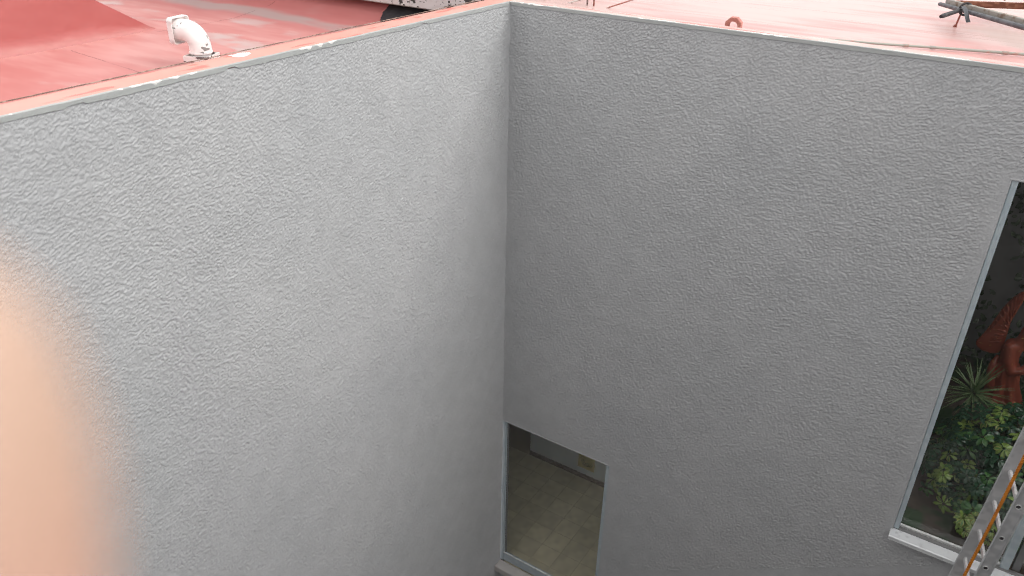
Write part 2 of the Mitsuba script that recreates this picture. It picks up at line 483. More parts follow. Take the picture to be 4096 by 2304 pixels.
def hole(x, z):
    a = (x > WIN[0]) & (x < WIN[1]) & (z > WIN[2]) & (z < WIN[3])
    b = (x > TALL[0]) & (x < TALL[1]) & (z > TALL[2]) & (z < TALL[3])
    c = (x > LOW_ADDED[0]) & (x < LOW_ADDED[1]) & (z > LOW_ADDED[2]) & (z < LOW_ADDED[3])
    return ~(a | b | c)


def left_fn(y, z, grain=True):
    P = np.c_[np.zeros_like(y), y, z]
    w = wave(P) * np.clip(-y / 0.3, 0, 1) * np.clip(-z / 0.2, 0, 1)
    if grain:
        w = w + stucco_relief(P) * np.clip((-y - 0.004) / 0.03, 0.1, 1) * np.clip((-z - 0.02) / 0.02, 0, 1)
    P[:, 0] = w + 0.012 * np.exp(-(-y) / 0.02) * (0.5 + meshkit.noise(np.c_[y * 0, z * 7, z * 0 + 3]))
    return P


add(lw, "stucco_face", cat(grid(spaced(-4.6, 0, GRAIN), spaced(-7.0, -0.02, GRAIN), left_fn, seen_left),
                           grid(spaced(-6.2, -4.6, 0.1), spaced(ZB, -0.02, 0.1), lambda y, z: left_fn(y, z, False)),
                           grid(spaced(-4.6, 0, 0.1), spaced(ZB, -0.02, 0.1), lambda y, z: left_fn(y, z, False), lambda y, z: ~seen_left(y, z - 0.06))), "m_stucco", True)


def trim_band(lo, hi, axis):
    """a thin smooth band along the top of a wall, its lower edge chipped and wavy"""
    s = np.linspace(lo, hi, int((hi - lo) / 0.025) + 1)
    bot = -0.027 - 0.006 * (meshkit.fbm(np.c_[s * 6, s * 0, s * 0 + axis], 4) - 0.5) * 2
    chip = meshkit.noise(np.c_[s * 5 + 3, s * 0 + axis, s * 0])
    bot = np.where(chip > 0.93, bot + 0.010, bot)
    out = 0.009 + 0.003 * (meshkit.fbm(np.c_[s * 4, s * 0 + 5, s * 0], 3) - 0.5)
    top = 0.003 + 0.003 * (meshkit.fbm(np.c_[s * 9, s * 0 + 8, s * 0], 3) - 0.5)
    prof = [(-0.012 + 0 * s, 0 * s - 0.004), (-0.012 + 0 * s, top), (out - 0.003, top), (out, top - 0.003), (out, bot), (-0.004 + 0 * s, bot - 0.001)]
    pts = np.stack([np.stack([p[0], s, p[1]], -1) for p in prof], 1)
    n = len(prof)
    v = pts.reshape(-1, 3)
    if axis == 1:
        v = np.c_[v[:, 1], -v[:, 0], v[:, 2]]
    f = []
    for i in range(len(s) - 1):
        for j in range(n - 1):
            a, b, c, d = i * n + j, i * n + j + 1, (i + 1) * n + j + 1, (i + 1) * n + j
            f += [(a, b, c), (a, c, d)]
    return trimesh.Trimesh(v, np.array(f), process=False)


add(lw, "trim_band", trim_band(-6.2, -0.012, 0), "m_trim", 40, "smooth pale grey plaster band chipped along the wall top")


def ledge(x0, x1, y0, y1, step=0.05):
    xs, ys = spaced(x0, x1, step), spaced(y0, y1, step)

    def fn(x, y):
        P = np.c_[x, y, 0 * x]
        P[:, 2] = 0.004 * (meshkit.fbm(P * 4, 3, 9) - 0.5)
        return P
    return grid(xs, ys, fn)


add(lw, "parapet_top", ledge(-0.205, -0.010, -6.2, 0.14), "m_ledge", True, "peach coated parapet top with white paint along its edge")
add(lw, "parapet_back", box(-0.212, -0.204, -6.2, 0.14, -0.45, -0.001), "m_roof")

rw = thing("stucco_wall", "grey rough stucco wall facing the camera, right of the inner corner, with a small low window and a tall window", "wall")
xs = spaced(0, 4.5, GRAIN, WIN[1], TALL[0])
zs = spaced(-7.0, -0.02, GRAIN, WIN[2], WIN[3], TALL[2], TALL[3])


def right_fn(x, z, grain=True):
    P = np.c_[x, np.zeros_like(x), z]
    edge = np.ones_like(x)
    for w in (WIN, TALL):
        d = np.hypot(np.maximum(np.maximum(w[0] - x, x - w[1]), 0), np.maximum(np.maximum(w[2] - z, z - w[3]), 0))
        edge = np.minimum(edge, np.clip((d + 0.03 * (meshkit.noise(P * 9) - 0.5)) / 0.13, 0, 1))
    P[:, 1] = -wave(P + 20) * edge * np.clip(x / 0.3, 0, 1) * np.clip(-z / 0.2, 0, 1)
    if grain:
        P[:, 1] -= stucco_relief(P) * (0.1 + 0.9 * edge) * np.clip((-z - 0.02) / 0.02, 0, 1)
    return P


add(rw, "stucco_face", cat(grid(xs, zs, right_fn, seen_right),
                           grid(spaced(4.5, 9.0, 0.1, TALL[1], LOW_ADDED[1]), spaced(ZB, -0.02, 0.1, TALL[2], TALL[3], LOW_ADDED[2], LOW_ADDED[3]), lambda x, z: right_fn(x, z, False), hole),
                           grid(spaced(0, 4.5, 0.1, WIN[1], LOW_ADDED[0]), spaced(ZB, -0.02, 0.1, WIN[2], LOW_ADDED[2], LOW_ADDED[3]), lambda x, z: right_fn(x, z, False), lambda x, z: ~(z - 0.06 > -7.05 + 0.66 * x) & hole(x, z))), "m_stucco", True)
add(rw, "trim_band", trim_band(0.012, 9.0, 1), "m_trim", 40, "smooth grey plaster band chipped along the wall top")
add(rw, "parapet_top", ledge(-0.01, 9.0, 0.010, 0.14), "m_ledge_pale", True, "pale pink parapet top with cracked red coating")
add(rw, "parapet_back", box(-0.2, 9.0, 0.14, 0.147, -0.3, -0.001), "m_roof_pink")

# reveals of the two openings (plaster returns)
d0, d1 = 0.004, 0.11
add(rw, "window_reveal", cat(box(WIN[1] + 0.001, WIN[1] + 0.03, d0, d1, WIN[2], WIN[3] + 0.03),
                             box(-0.3, WIN[1] + 0.03, d0, d1, WIN[3] + 0.002, WIN[3] + 0.05)), "m_stucco_plain")
add(rw, "window_reveal", cat(box(TALL[0] - 0.03, TALL[0] - 0.001, d0, d1, TALL[2], TALL[3]),
                             box(TALL[0] - 0.03, TALL[1] + 0.03, d0, d1, TALL[3] + 0.002, TALL[3] + 0.05)), "m_stucco_plain")
# small raised smooth border over the lintels
add(rw, "lintel_edge", cat(box(0.012, WIN[1] + 0.012, -0.005, 0.004, WIN[3] + 0.001, WIN[3] + 0.014, 0.003),
                           box(TALL[0] - 0.012, TALL[1] + 0.012, -0.005, 0.004, TALL[3] + 0.001, TALL[3] + 0.016, 0.003)), "m_stucco_plain")

# small window, its parts
w1 = add(rw, "window", cat(box(0.0, 0.040, 0.012, 0.058, -6.775, WIN[3], 0.003), box(0.042, 0.056, 0.030, 0.055, -6.66, WIN[3], 0.002)), "m_alu_frame",
         label="low grey aluminium window in the corner with a bare tiled room behind it")
add(w1, "frame_stile", box(1.331, 1.369, 0.010, 0.06, -6.775, WIN[3], 0.003), "m_alu_frame")
add(w1, "inner_stile", box(0.058, 0.075, 0.034, 0.056, -6.66, WIN[3], 0.002), "m_alu_track")
add(w1, "bottom_rail", box(0.042, 1.329, 0.022, 0.057, -6.775, -6.645, 0.003), "m_alu_frame")
add(w1, "rail_edge", box(0.042, 1.329, 0.018, 0.034, -6.650, -6.636, 0.003), "m_alu_pale")
add(w1, "pane", grid(V(0.06, 1.335), V(-6.66, WIN[3]), lambda x, z: np.c_[x, 0 * x + 0.048, z]), "m_glass")
sl = box(0.002, 1.50, -0.115, 0.02, -6.875, -6.788, 0.006).subdivide().subdivide().subdivide()
sl.vertices[:, 2] += 0.1 * np.where(sl.vertices[:, 2] > -6.83, sl.vertices[:, 1] + 0.02, 0) * 0.5
add(rw, "window_sill", sl, "m_sill_plaster", label="projecting plaster sill under the low window")

# tall window, its parts
t1 = add(rw, "window", box(TALL[0] + 0.001, TALL[0] + 0.042, 0.008, 0.07, -3.905, TALL[3], 0.003), "m_alu_frame",
         label="tall aluminium window with plants and a red statue behind it")
add(t1, "mullion", box(4.862, 4.925, 0.03, 0.11, -3.905, TALL[3], 0.003), "m_alu_frame")
add(t1, "mullion", box(4.945, 5.00, 0.06, 0.12, -3.905, TALL[3], 0.003), "m_alu_track")
add(t1, "bottom_track", box(TALL[0] + 0.044, TALL[1], 0.010, 0.052, -3.914, -3.902, 0.002), "m_alu_track")
add(t1, "bottom_rail", box(TALL[0] + 0.044, 4.862, 0.054, 0.078, -3.914, -3.882, 0.003), "m_alu_pale")
add(t1, "pane", grid(V(TALL[0] + 0.042, 4.862), V(-3.885, TALL[3]), lambda x, z: np.c_[x, 0 * x + 0.066, z]), "m_glass")
add(t1, "pane", grid(V(4.925, TALL[1]), V(-3.905, TALL[3]), lambda x, z: np.c_[x, 0 * x + 0.09, z]), "m_glass")
ts = extrude_path([(0.012, -3.912), (-0.085, -3.922), (-0.092, -3.928), (-0.092, -3.962), (-0.084, -3.962), (-0.084, -3.938), (0.012, -3.93)],
                  V(TALL[0] - 0.015, 0, 0), V(0, 1, 0), V(0, 0, 1), V(1, 0, 0), 2.45)
add(rw, "window_sill", ts, "m_alu_sill", label="folded bright aluminium sill under the tall window")

# unseen walls added to close the courtyard, sized and toned to shape its light
for nm, lab, m in (("stucco_wall", "unseen grey stucco wall added to close the courtyard on the ladder's side", box(8.0, 8.3, -6.5, -0.02, ZB, 1.6)),
                   ("stucco_wall", "unseen dark grey stucco wall added below the roof from which the photo is taken", box(-0.1, 9.0, -6.6, -6.3, ZB, -0.05)),
                   ("stucco_wall", "unseen tall dark grey stucco wall added to block sky behind the photographer's terrace", box(-0.1, 9.0, -8.6, -8.3, ZB, 1.0))):
    add(thing(nm, lab, "wall"), None, m, "m_stucco_dark" if "terrace" in lab or "below" in lab else "m_stucco_plain")
add(thing("courtyard_floor", "bare grey concrete floor at the bottom of the courtyard", kind="structure"), None,
    grid(spaced(-0.2, 9.2, 0.5), spaced(-6.5, 0.05, 0.5), lambda x, y: np.c_[x, y, 0 * x + ZB]), "m_courtyard_floor")

add(thing("ground", "grey paved ground around the building", kind="structure"), None, grid(V(-150, 150), V(-150, 150), lambda x, y: np.c_[x, y, 0 * x + ZB - 0.12]), "m_courtyard_floor")

# ------------------------------------------------------------------ roofs
ZL, ZR = -0.35, -0.07


def left_roof(x, y):
    P = np.c_[x, y, 0 * x + ZL]
    P[:, 2] += 0.018 * (meshkit.fbm(P * 1.1, 3, 4) - 0.5)
    # cove where the roof turns up to the wall under the slab
    P[:, 2] += 0.16 * np.clip((y + 0.05) / 0.36, 0, 1) ** 2.2
    return P


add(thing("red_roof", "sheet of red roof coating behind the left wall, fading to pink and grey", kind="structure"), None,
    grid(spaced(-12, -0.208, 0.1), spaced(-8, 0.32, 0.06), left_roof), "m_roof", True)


def right_roof(x, y):
    P = np.c_[x, y, 0 * x + ZR]
    P[:, 2] += 0.010 * (meshkit.fbm(P * V(1.3, 2.5, 1), 3, 5) - 0.5)
    return P


add(thing("pink_roof", "sheet of pink roof coating, sky sheen painted into its colour, behind the right wall", kind="structure"), None,
    grid(spaced(-0.2, 9, 0.1), spaced(0.145, 9, 0.1), right_roof, lambda x, y: ~((x > 5.75) & (y < 3.5))), "m_roof_pink", True)  # roof left open out of view, added to light the garden

# lean-to shaped block on the left roof
wt = thing("roof_upstand", "dark red coated sloping upstand rising from the roof at the top left corner", "roof upstand")
prof = V(-1.50, -0.36), V(-1.60, -0.315), V(-2.10, -0.005), V(-2.9, 0.46), V(-4.2, 1.1), V(-7.5, 1.1)
ys = np.unique(np.r_[np.linspace(-7.5, -1.5, 100), -1.6, -2.1])
tops = np.interp(-ys, [-p[0] for p in prof], [p[1] for p in prof])


def wedge_face(v, y):
    """v 0..1 from the roof in front of the face, through the cove, up to the top edge and back"""
    top = np.interp(-y, [-p[0] for p in prof], [p[1] for p in prof])
    r = np.minimum(0.15, np.maximum(top - ZL, 0.004) * 0.6)
    x = np.empty_like(v)
    z = np.empty_like(v)
    c = v <= 0.3
    a = np.clip(v / 0.3, 0, 1) * np.pi / 2
    x = -2.67 - 0.19 * np.sin(a)
    z = ZL - 0.02 + r * (1 - np.cos(a)) * 0.9
    up = np.clip((v - 0.3) / 0.6, 0, 1)
    z = np.where(c, z, z + (top - z) * up)
    x = x - 0.10 * up * np.clip((top - ZL), 0, 1)
    back = np.clip((v - 0.9) / 0.1, 0, 1)
    x = x - 3.0 * back
    n = meshkit.fbm(np.c_[y * 1.5, z * 2.5, x * 0], 3, 6) - 0.5
    return np.c_[x + 0.035 * n * (1 - back) * np.clip((top - ZL) / 0.3, 0, 1), y, z - 0.004 * back]


vs = np.r_[np.linspace(0, 0.3, 9), np.linspace(0.34, 0.9, 14), 0.905, 1.0]
add(wt, None, grid(vs, ys, wedge_face), "m_wedge", 50)

# concrete slab with peeling paint, the wall and the tar under it
cs = thing("concrete_slab", "raised concrete slab edge with flaking white paint behind the corner, black tar below it", "concrete slab")
add(cs, "slab", box(-7, -0.205, 0.15, 2.5, -0.20, 0.22, 0.008).subdivide_to_size(0.4), "m_peel")
add(cs, "added_upper_wall", box(-7, -0.5, 0.45, 2.4, 0.22, 4.0), "m_stucco_plain")  # unseen wall added to hold sky light off the red roof
add(cs, "support_wall", box(-7, -0.25, 0.315, 0.5, -0.40, -0.19), "m_wedge", label="red coated wall set back under the slab")


def tar_fn(x, v):
    y = np.where(v < 0.55, -0.22 + v / 0.55 * 0.53, 0.307)
    left = -1.62 + 0.28 * np.clip((0.16 - y) / 0.35, 0, 1) + 0.05 * (meshkit.fbm(np.c_[v * 9, v * 0, v * 0 + 2], 3) - 0.5)
    X = left + (x) * (-0.21 - left)
    z = ZL + 0.16 * np.clip((y + 0.05) / 0.36, 0, 1) ** 2.2 + 0.018
    z = np.where(v < 0.55, z, z + (v - 0.55) / 0.45 * (-0.195 - z))
    return np.c_[X, y, z]


add(cs, "tar_patch", grid(np.linspace(0, 1, 40), np.linspace(0, 1, 24), tar_fn), "m_tar", True, "black tar patch with a ragged edge under the slab")

# ------------------------------------------------------------------ vent pipe on the left roof
vp = thing("vent_pipe", "white painted metal vent elbow with a square end plate standing on the red roof", "vent pipe")
B = V(-1.295, -2.235, 0)           # foot of the pipe
out = V(-0.975, -0.222, 0)         # the elbow's outlet direction
side = V(0.222, -0.975, 0)
R = 0.079
add(vp, "collar", tube([B + V(0, 0, ZL), B + V(0, 0, -0.21), B + V(0, 0, -0.205)], 0.073, 36), "m_vent", 40)
arc = [B + V(0, 0, -0.225), B + V(0, 0, -0.19)]
rb = 0.110
for a in np.linspace(0, np.pi / 2, 15):
    arc.append(B + V(0, 0, -0.19 + rb * np.sin(a)) + out * rb * (1 - np.cos(a)))
end = arc[-1]
arc.append(end + out * 0.060)
rr = np.r_[0.081, 0.080, np.full(len(arc) - 2, R)]
add(vp, "elbow", tube(arc, rr, 40, cap=False), "m_vent", True)
add(vp, "rim", tube([B + V(0, 0, -0.232), B + V(0, 0, -0.220)], 0.084, 40), "m_vent", 40)
pc = end + out * 0.060
from shapely.geometry import box as sbox, Point
plate = sbox(-0.096, -0.096, 0.096, 0.096).buffer(-0.028).buffer(0.028)


def planar(poly, o, e1, e2, ax, th):
    m = trimesh.creation.extrude_polygon(poly, th, engine="earcut")
    M = np.eye(4)
    M[:3, 0], M[:3, 1], M[:3, 2], M[:3, 3] = e1, e2, ax, o
    m.apply_transform(M)
    if np.linalg.det(M[:3, :3]) < 0:
        m.invert()
    return m


EZ = V(0, 0, 1)
add(vp, "end_plate", cat(planar(plate.difference(Point(0, 0).buffer(0.07)), pc + out * 0.014, side, EZ, out, 0.006),
                         planar(plate.difference(plate.buffer(-0.006)), pc - out * 0.022, side, EZ, out, 0.036)), "m_vent", label="square end plate with rounded corners and a rolled rim")
# tray with turned-up edges round the foot, and its curb
yaw = math.radians(24)
e1, e2 = V(math.cos(yaw), math.sin(yaw), 0), V(-math.sin(yaw), math.cos(yaw), 0)
tray = sbox(-0.096, -0.096, 0.096, 0.096)
tb = cat(planar(tray, B + V(0, 0, -0.286), e1, e2, EZ, 0.006), planar(tray.difference(tray.buffer(-0.007, join_style=2)), B + V(0, 0, -0.280), e1, e2, EZ, 0.036))
add(vp, "tray", tb, "m_vent_tray", label="dented square tray with flaked white paint at the foot of the elbow")
add(vp, "curb", planar(sbox(-0.065, -0.065, 0.065, 0.065), B + V(0, 0, ZL - 0.02), e1, e2, EZ, 0.083), "m_vent_tray")
# crumbs of old mortar round the collar
cr = []
for i in range(14):
    a = rng.uniform(0, 2 * np.pi)
    rr_ = rng.uniform(0.074, 0.092)
    s = rng.uniform(0.006, 0.013)
    ms = trimesh.creation.icosphere(1, 1.0)
    ms.vertices *= V(s, s, s * 0.7) * (0.8 + 0.4 * rng.random((len(ms.vertices), 1)))
    ms.apply_translation(B + V(rr_ * math.cos(a), rr_ * math.sin(a), -0.274))
    cr.append(ms)
add(vp, "mortar_crumbs", cat(cr), "m_vent_tray", False, kind="stuff")

# ------------------------------------------------------------------ small things on the parapets and the right roof
s = np.linspace(-6.2, 0.16, 120)
cb = np.c_[-0.203 + 0.012 * (meshkit.fbm(np.c_[s * 1.2, s * 0, s * 0], 3) - 0.5), s, 0.006 + 0.006 * meshkit.fbm(np.c_[s * 2, s * 0 + 4, s * 0], 2)]
add(thing("cable", "thin brown cable lying along the back edge of the left parapet", "cable"), None, tube(cb, 0.0031, 7), "m_cable", True)

cd = np.array([(1.93, 0.20, -0.052), (2.25, 0.30, -0.055), (2.584, 0.411, -0.055), (2.93, 0.495, -0.054), (3.255, 0.592, -0.052), (3.56, 0.685, -0.052), (3.879, 0.777, -0.052), (4.7, 1.02, -0.052)])
cd[:2] = [(1.97, 0.165, -0.03), (2.25, 0.27, -0.052)]
t = np.linspace(0, len(cd) - 1, 60)
from scipy.interpolate import CubicSpline
path = CubicSpline(np.arange(len(cd)), cd)(t)
cnd = thing("conduit", "thin grey-green metal conduit lying on the pink roof behind the right parapet", "conduit")
add(cnd, "pipe", tube(path, np.linspace(0.008, 0.0115, 60), 10), "m_conduit", True)
for k in (3.6, 4.15, 5.7):
    p0, p1 = CubicSpline(np.arange(len(cd)), cd)([k - 0.05, k + 0.06])
    add(cnd, "coupling", tube(line(p0, p1), 0.0132, 12), "m_coupling", 40)

# octagonal block with a round hole
ang = np.radians(np.arange(8) * 45 + 22.5)
from shapely.geometry import Polygon
octo = Polygon(np.c_[np.cos(ang), np.sin(ang)] * 0.0655).difference(Point(0, -0.004).buffer(0.036, 24))
rg = thing("pipe_saddle", "red octagonal block with a round hole through it on the right parapet", "block")
ea = V(0.995, 0.09, 0)
add(rg, None, planar(octo, V(1.932, 0.19, -0.003), ea, EZ, V(-0.09, 0.995, 0), 0.062), "m_redblock")

# posts and braces just behind the corner
p = thing("metal_post", "short dark rusty post nearest the inner corner behind the right parapet", "post")
add(p, None, tube(line((-0.045, 0.67, -0.12), (-0.045, 0.67, 0.75)), 0.0105, 12), "m_post", 40)
p = thing("metal_post", "flaking pale grey post of the close pair behind the right parapet", "post")
add(p, None, tube(line((0.405, 0.67, -0.10), (0.40, 0.67, 0.75)), 0.0075, 12), "m_post", 40)
p = thing("metal_post", "dark red post of the close pair behind the right parapet", "post")
add(p, None, tube(line((0.470, 0.675, -0.10), (0.466, 0.675, 0.75)), 0.0078, 12), "m_post_red", 40)
p = thing("pipe_brace", "slanting brace with flaking white paint meeting the pale post", "brace")
add(p, None, tube(line((0.175, 0.67, -0.085), (0.86, 0.69, 0.16)), 0.0085, 12), "m_post_white", 40)
p = thing("pipe_brace", "slanting rusty red brace rising from the pink roof right of the posts", "brace")
add(p, None, tube(line((0.575, 0.66, -0.085), (1.28, 0.68, 0.19)), 0.006, 12), "m_brace_red", 40)

# ------------------------------------------------------------------ steel frame on the right roof
sf = thing("steel_frame", "weathered steel frame of beams and pipes on the pink roof, top right", "metal frame")
A0, A1 = V(3.115, 2.113, 0.05), V(3.826, 0.751, 0.13)
d = (A1 - A0) / np.linalg.norm(A1 - A0)
add(sf, "pipe", tube([A0 - d * 0.0, A0 + d * 0.012, A1 + d * 0.5], [0.013, 0.0165, 0.019], 18), "m_pipe_grey", 40, "dark grey round pipe along the front beam")
off = V(0.035, 0.030, 0.022)
add(sf, "front_beam", bar(A0 + off + d * 0.06, A1 + off + d * 0.5, 0.040, 0.048, bev=0.004), "m_frame_grey", label="grey painted square beam with rust stains")
add(sf, "back_beam", bar((3.20, 2.25, 0.045), (4.3, 2.16, 0.13), 0.040, 0.050, bev=0.004), "m_rusty", label="rusty brown cross beam")
K = A0 + d * 0.43 + V(0.008, 0, 0.008)
ct = V(3.285, 0.985, 0.115)
Kc = V(3.355, 1.62, 0.075)
q0, q1 = V(3.335, 1.55, 0.062), V(3.205, 1.50, 0.02)
add(sf, "cross_pipe", tube([V(3.33, 1.60, 0.085), V(3.255, 1.235, 0.082), V(3.245, 1.185, 0.082)], [0.0165, 0.0175, 0.013], 16), "m_pipe_dark", 40, "short dark pipe end sticking out under the beam")
# strap round pipe and beam, one end hanging
th = np.linspace(-0.6, 2 * np.pi - 0.6, 30)
cen = A0 + d * 0.50 + V(0.016, 0.012, 0.010)
sd = np.cross(d, EZ)
sd /= np.linalg.norm(sd)
uu = np.cross(sd, d)
loop = np.array([cen + 0.048 * np.cos(a) * sd + 0.046 * np.sin(a) * uu for a in th])
add(sf, "strap", tube(loop, 0.009, 8), "m_pipe_dark", True, "dark strap wound round pipe and beam")
fl = np.array([V(3.345, 1.60, 0.115), V(3.375, 1.53, 0.10), V(3.40, 1.47, 0.065), V(3.425, 1.44, 0.025)])
fl = CubicSpline(np.arange(4), fl)(np.linspace(0, 3, 14))
P, dd, U, W_ = frames(fl)
wv = V(0.6, 0.75, 0.1) * 0.020
add(sf, "strap_end", tm(m3.Manifold.batch_boolean([m3.Manifold.hull_points(np.vstack([fl[i] + s1 * wv + s2 * V(-.4, -.3, .4) * 0.006 for i in (j, j + 1) for s1 in (-1, 1) for s2 in (-1, 1)])) for j in range(13)], m3.OpType.Add)), "m_pipe_grey", 40)
add(sf, "leg", tube(line((3.313, 1.763, ZR - 0.02), (3.340, 1.69, 0.078)), 0.0075, 10), "m_leg_red", 40, "thin red painted leg")
add(sf, "foot", tube([V(3.313, 1.763, ZR - 0.012), V(3.313, 1.763, ZR + 0.006), V(3.314, 1.760, ZR + 0.016)], [0.018, 0.015, 0.009], 12), "m_leg_red", 40)
add(sf, "tie_rod", tube(line((3.42, 2.28, 0.19), (3.60, 2.19, 0.125)), 0.011, 10), "m_pipe_dark", 40)
add(sf, "bracket", box(3.24, 3.30, 2.02, 2.07, 0.105, 0.17, 0.004), "m_white_plastic")
pn = bar((3.60, 2.36, 0.20), (4.25, 1.98, 0.16), 0.18, 0.016, bev=0.003)
add(sf, "panel", pn, "m_white_plastic", label="pale flat panel lying over the beams")

# ------------------------------------------------------------------ extension ladder and its rope
ld = thing("ladder", "grey aluminium ladder standing in front of the tall window at the lower right", "ladder")
P0 = V(4.6243, -0.3890, -2.6959)
la = V(0.05712, 0.01215, 0.99829)
lb = V(0.20796, -0.97814, 0)
ln = np.cross(la, lb)
LO, HI = -14, 9                      # rungs below and above P0, 0.3 m apart
bot = P0 - la * ((P0[2] - ZB) / la[2])
top = P0 + la * (HI * 0.3 + 0.15)
LEN = float(np.linalg.norm(top - bot))
prof_r = [(-0.042, 0), (0.042, 0), (0.042, -0.026), (0.0395, -0.026), (0.0395, -0.003), (-0.0395, -0.003), (-0.0395, -0.026), (-0.042, -0.026)]
add(ld, "rail", extrude_path(prof_r, bot, ln, lb, la, LEN), "m_ladder")
add(ld, "rail", extrude_path([(x, -y) for x, y in prof_r], bot + lb * 0.38, ln, lb, la, LEN), "m_ladder")
for i in range(LO, HI + 1):
    c = P0 + la * 0.3 * i
    if c[2] < ZB + 0.1:
        continue
    P_ = line(c + lb * 0.0005, c + lb * 0.3795, 3)
    rung = tube(P_, 0.0175, 14)
    q = rung.vertices - c
    h = q @ ln
    rung.vertices += np.outer(np.where(h < -0.008, -0.008 - h, 0) * 0.8, ln)       # flat tread on the front
    rk = add(ld, "rung", rung, "m_rung", 45)
    rimp = []
    for a in np.linspace(0, 2 * np.pi, 17):
        rimp.append(c + lb * 0.3850 + 0.0175 * (np.cos(a) * ln + np.sin(a) * la))
    rim = tube(rimp, 0.0036, 6, cap=False)
    inner = tube([c + lb * 0.3832, c + lb * 0.3836], 0.0145, 14)  # flat dark disc painted for the shade inside the rung end
    if -6 <= i <= 2:
        add(rk, "flared_end", rim, "m_alu_pale", 60)
        add(rk, "hollow_dark_disc", inner, "m_pipe_dark")

rp = thing("rope", "orange twisted rope hanging along the front of the ladder", "rope")
r0, r1 = V(4.645, -0.600, -2.411), V(4.583, -0.630, -3.565)
rd = (r1 - r0) / np.linalg.norm(r1 - r0)
ts_ = np.linspace(-2.3, 4.2, 1500)
core = r0 + np.outer(ts_, rd) + np.c_[0.004 * np.sin(ts_ * 2.1), 0.006 * np.sin(ts_ * 1.7 + 1), 0 * ts_]
u = np.cross(rd, V(0, 1, 0))
u /= np.linalg.norm(u)
w = np.cross(rd, u)
for k in range(3):
    ph = ts_ * 2 * np.pi / 0.075 + k * 2 * np.pi / 3
    st = core + 0.0060 * (np.cos(ph)[:, None] * u + np.sin(ph)[:, None] * w)
    add(rp, "strand", tube(st, 0.0057, 7), "m_rope", True)

# ------------------------------------------------------------------ room behind the low window
ZF = -7.0
rf = thing("room_floor", "beige square floor tiles with darker joints in the room behind the low window", kind="structure")
add(rf, "joint_bed", grid(V(-4, 7.0), V(0.02, 3.6), lambda x, y: np.c_[x, y, 0 * x + ZF - 0.0022]), "m_grout")
tsz = 0.2865
n_ = 0
tile_meshes = {}
for i in range(-5, 9):
    for j in range(-2, 7):
        x0, y0 = 0.2225 + (i - 1) * tsz, 0.4355 + (j - 1) * tsz
        y1_ = min(y0 + tsz - 0.009, 2.17)
        y0_ = max(y0, 0.09)
        x1_ = min(x0 + tsz - 0.009, 1.82)
        if y1_ - y0_ < 0.04 or x1_ - x0 < 0.04:
            continue
        tl = rng.normal(0, 0.0012, 2)
        m = box(x0, x1_, y0_, y1_, ZF - 0.012, ZF + rng.uniform(-0.001, 0.001), 0.002)
        add(rf, "tile", m, "m_tile" if rng.random() < 0.6 else "m_tile_b")
iw = thing("room_wall", "pale blue wall at the back of the room behind the low window, brown skirting along its foot", kind="structure")
add(iw, "wall_face", box(-0.89, 7.0, 2.17, 2.35, ZF - 0.02, -4.2), "m_room_wall")
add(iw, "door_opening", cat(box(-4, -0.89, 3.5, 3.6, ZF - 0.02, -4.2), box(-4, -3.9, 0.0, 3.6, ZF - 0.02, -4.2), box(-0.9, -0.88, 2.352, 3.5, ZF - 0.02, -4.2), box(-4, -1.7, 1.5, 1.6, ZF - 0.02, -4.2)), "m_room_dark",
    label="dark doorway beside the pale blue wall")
for k in range(10):
    x0 = -0.89 + k * 0.287
    add(iw, "skirting_tile", box(x0, min(x0 + 0.283, 2.0), 2.155, 2.172, ZF - 0.006, ZF + 0.072, 0.003), "m_skirting")
add(iw, "side_wall", box(6.9, 7.0, 0.02, 2.17, ZF - 0.02, -4.2), "m_room_wall")
add(iw, "ceiling", box(-4, 7.0, 0.12, 3.6, -4.3, -4.2), "m_room_wall")
add(iw, "side_wall", box(-4, -0.02, 0.10, 0.14, ZF - 0.02, -4.2), "m_room_dark")
fan = thing("fan_cover", "yellowed square fan cover with round rings on the pale blue wall", "fan cover")
fc = V(0.088, 2.155, -6.665)
sq = sbox(-0.132, -0.132, 0.132, 0.132).difference(Point(0, 0).buffer(0.105, 32))
FX, FY = V(1, 0, 0), V(0, 0, 1)
add(fan, "plate", planar(sq, fc, FX, FY, V(0, -1, 0), 0.014), "m_fan")
for r_ in (0.098, 0.074, 0.050, 0.026):
    a = np.linspace(0, 2 * np.pi, 40)
    prof = [(r_ - 0.016, 0.016), (r_ - 0.004, 0.020), (r_, 0.004), (r_ - 0.004, 0.004)]
    v = np.array([[fc[0] + q[0] * math.cos(x), fc[1] - q[1], fc[2] + q[0] * math.sin(x)] for x in a for q in prof])
    f = []
    for i in range(39):
        for j in range(4):
            k = (j + 1) % 4
            f += [(i * 4 + j, i * 4 + k, (i + 1) * 4 + k), (i * 4 + j, (i + 1) * 4 + k, (i + 1) * 4 + j)]
    add(fan, "ring", trimesh.Trimesh(v, np.array(f), process=False), "m_fan", 40)
add(fan, "back", tube([fc + V(0, 0.004, 0), fc + V(0, 0.006, 0)], 0.106, 32), "m_room_dark")
add(fan, "button", tube([fc, fc + V(0, -0.02, 0)], [0.016, 0.010], 16), "m_fan", 40)

# ------------------------------------------------------------------ garden behind the tall window
ZG = -4.0


def soil_fn(x, y):
    P = np.c_[x, y, 0 * x + ZG]
    P[:, 2] += 0.05 * (meshkit.fbm(P * 5, 4, 8) - 0.5) + 0.012 * (meshkit.noise(P * 40) - 0.5)
    return P


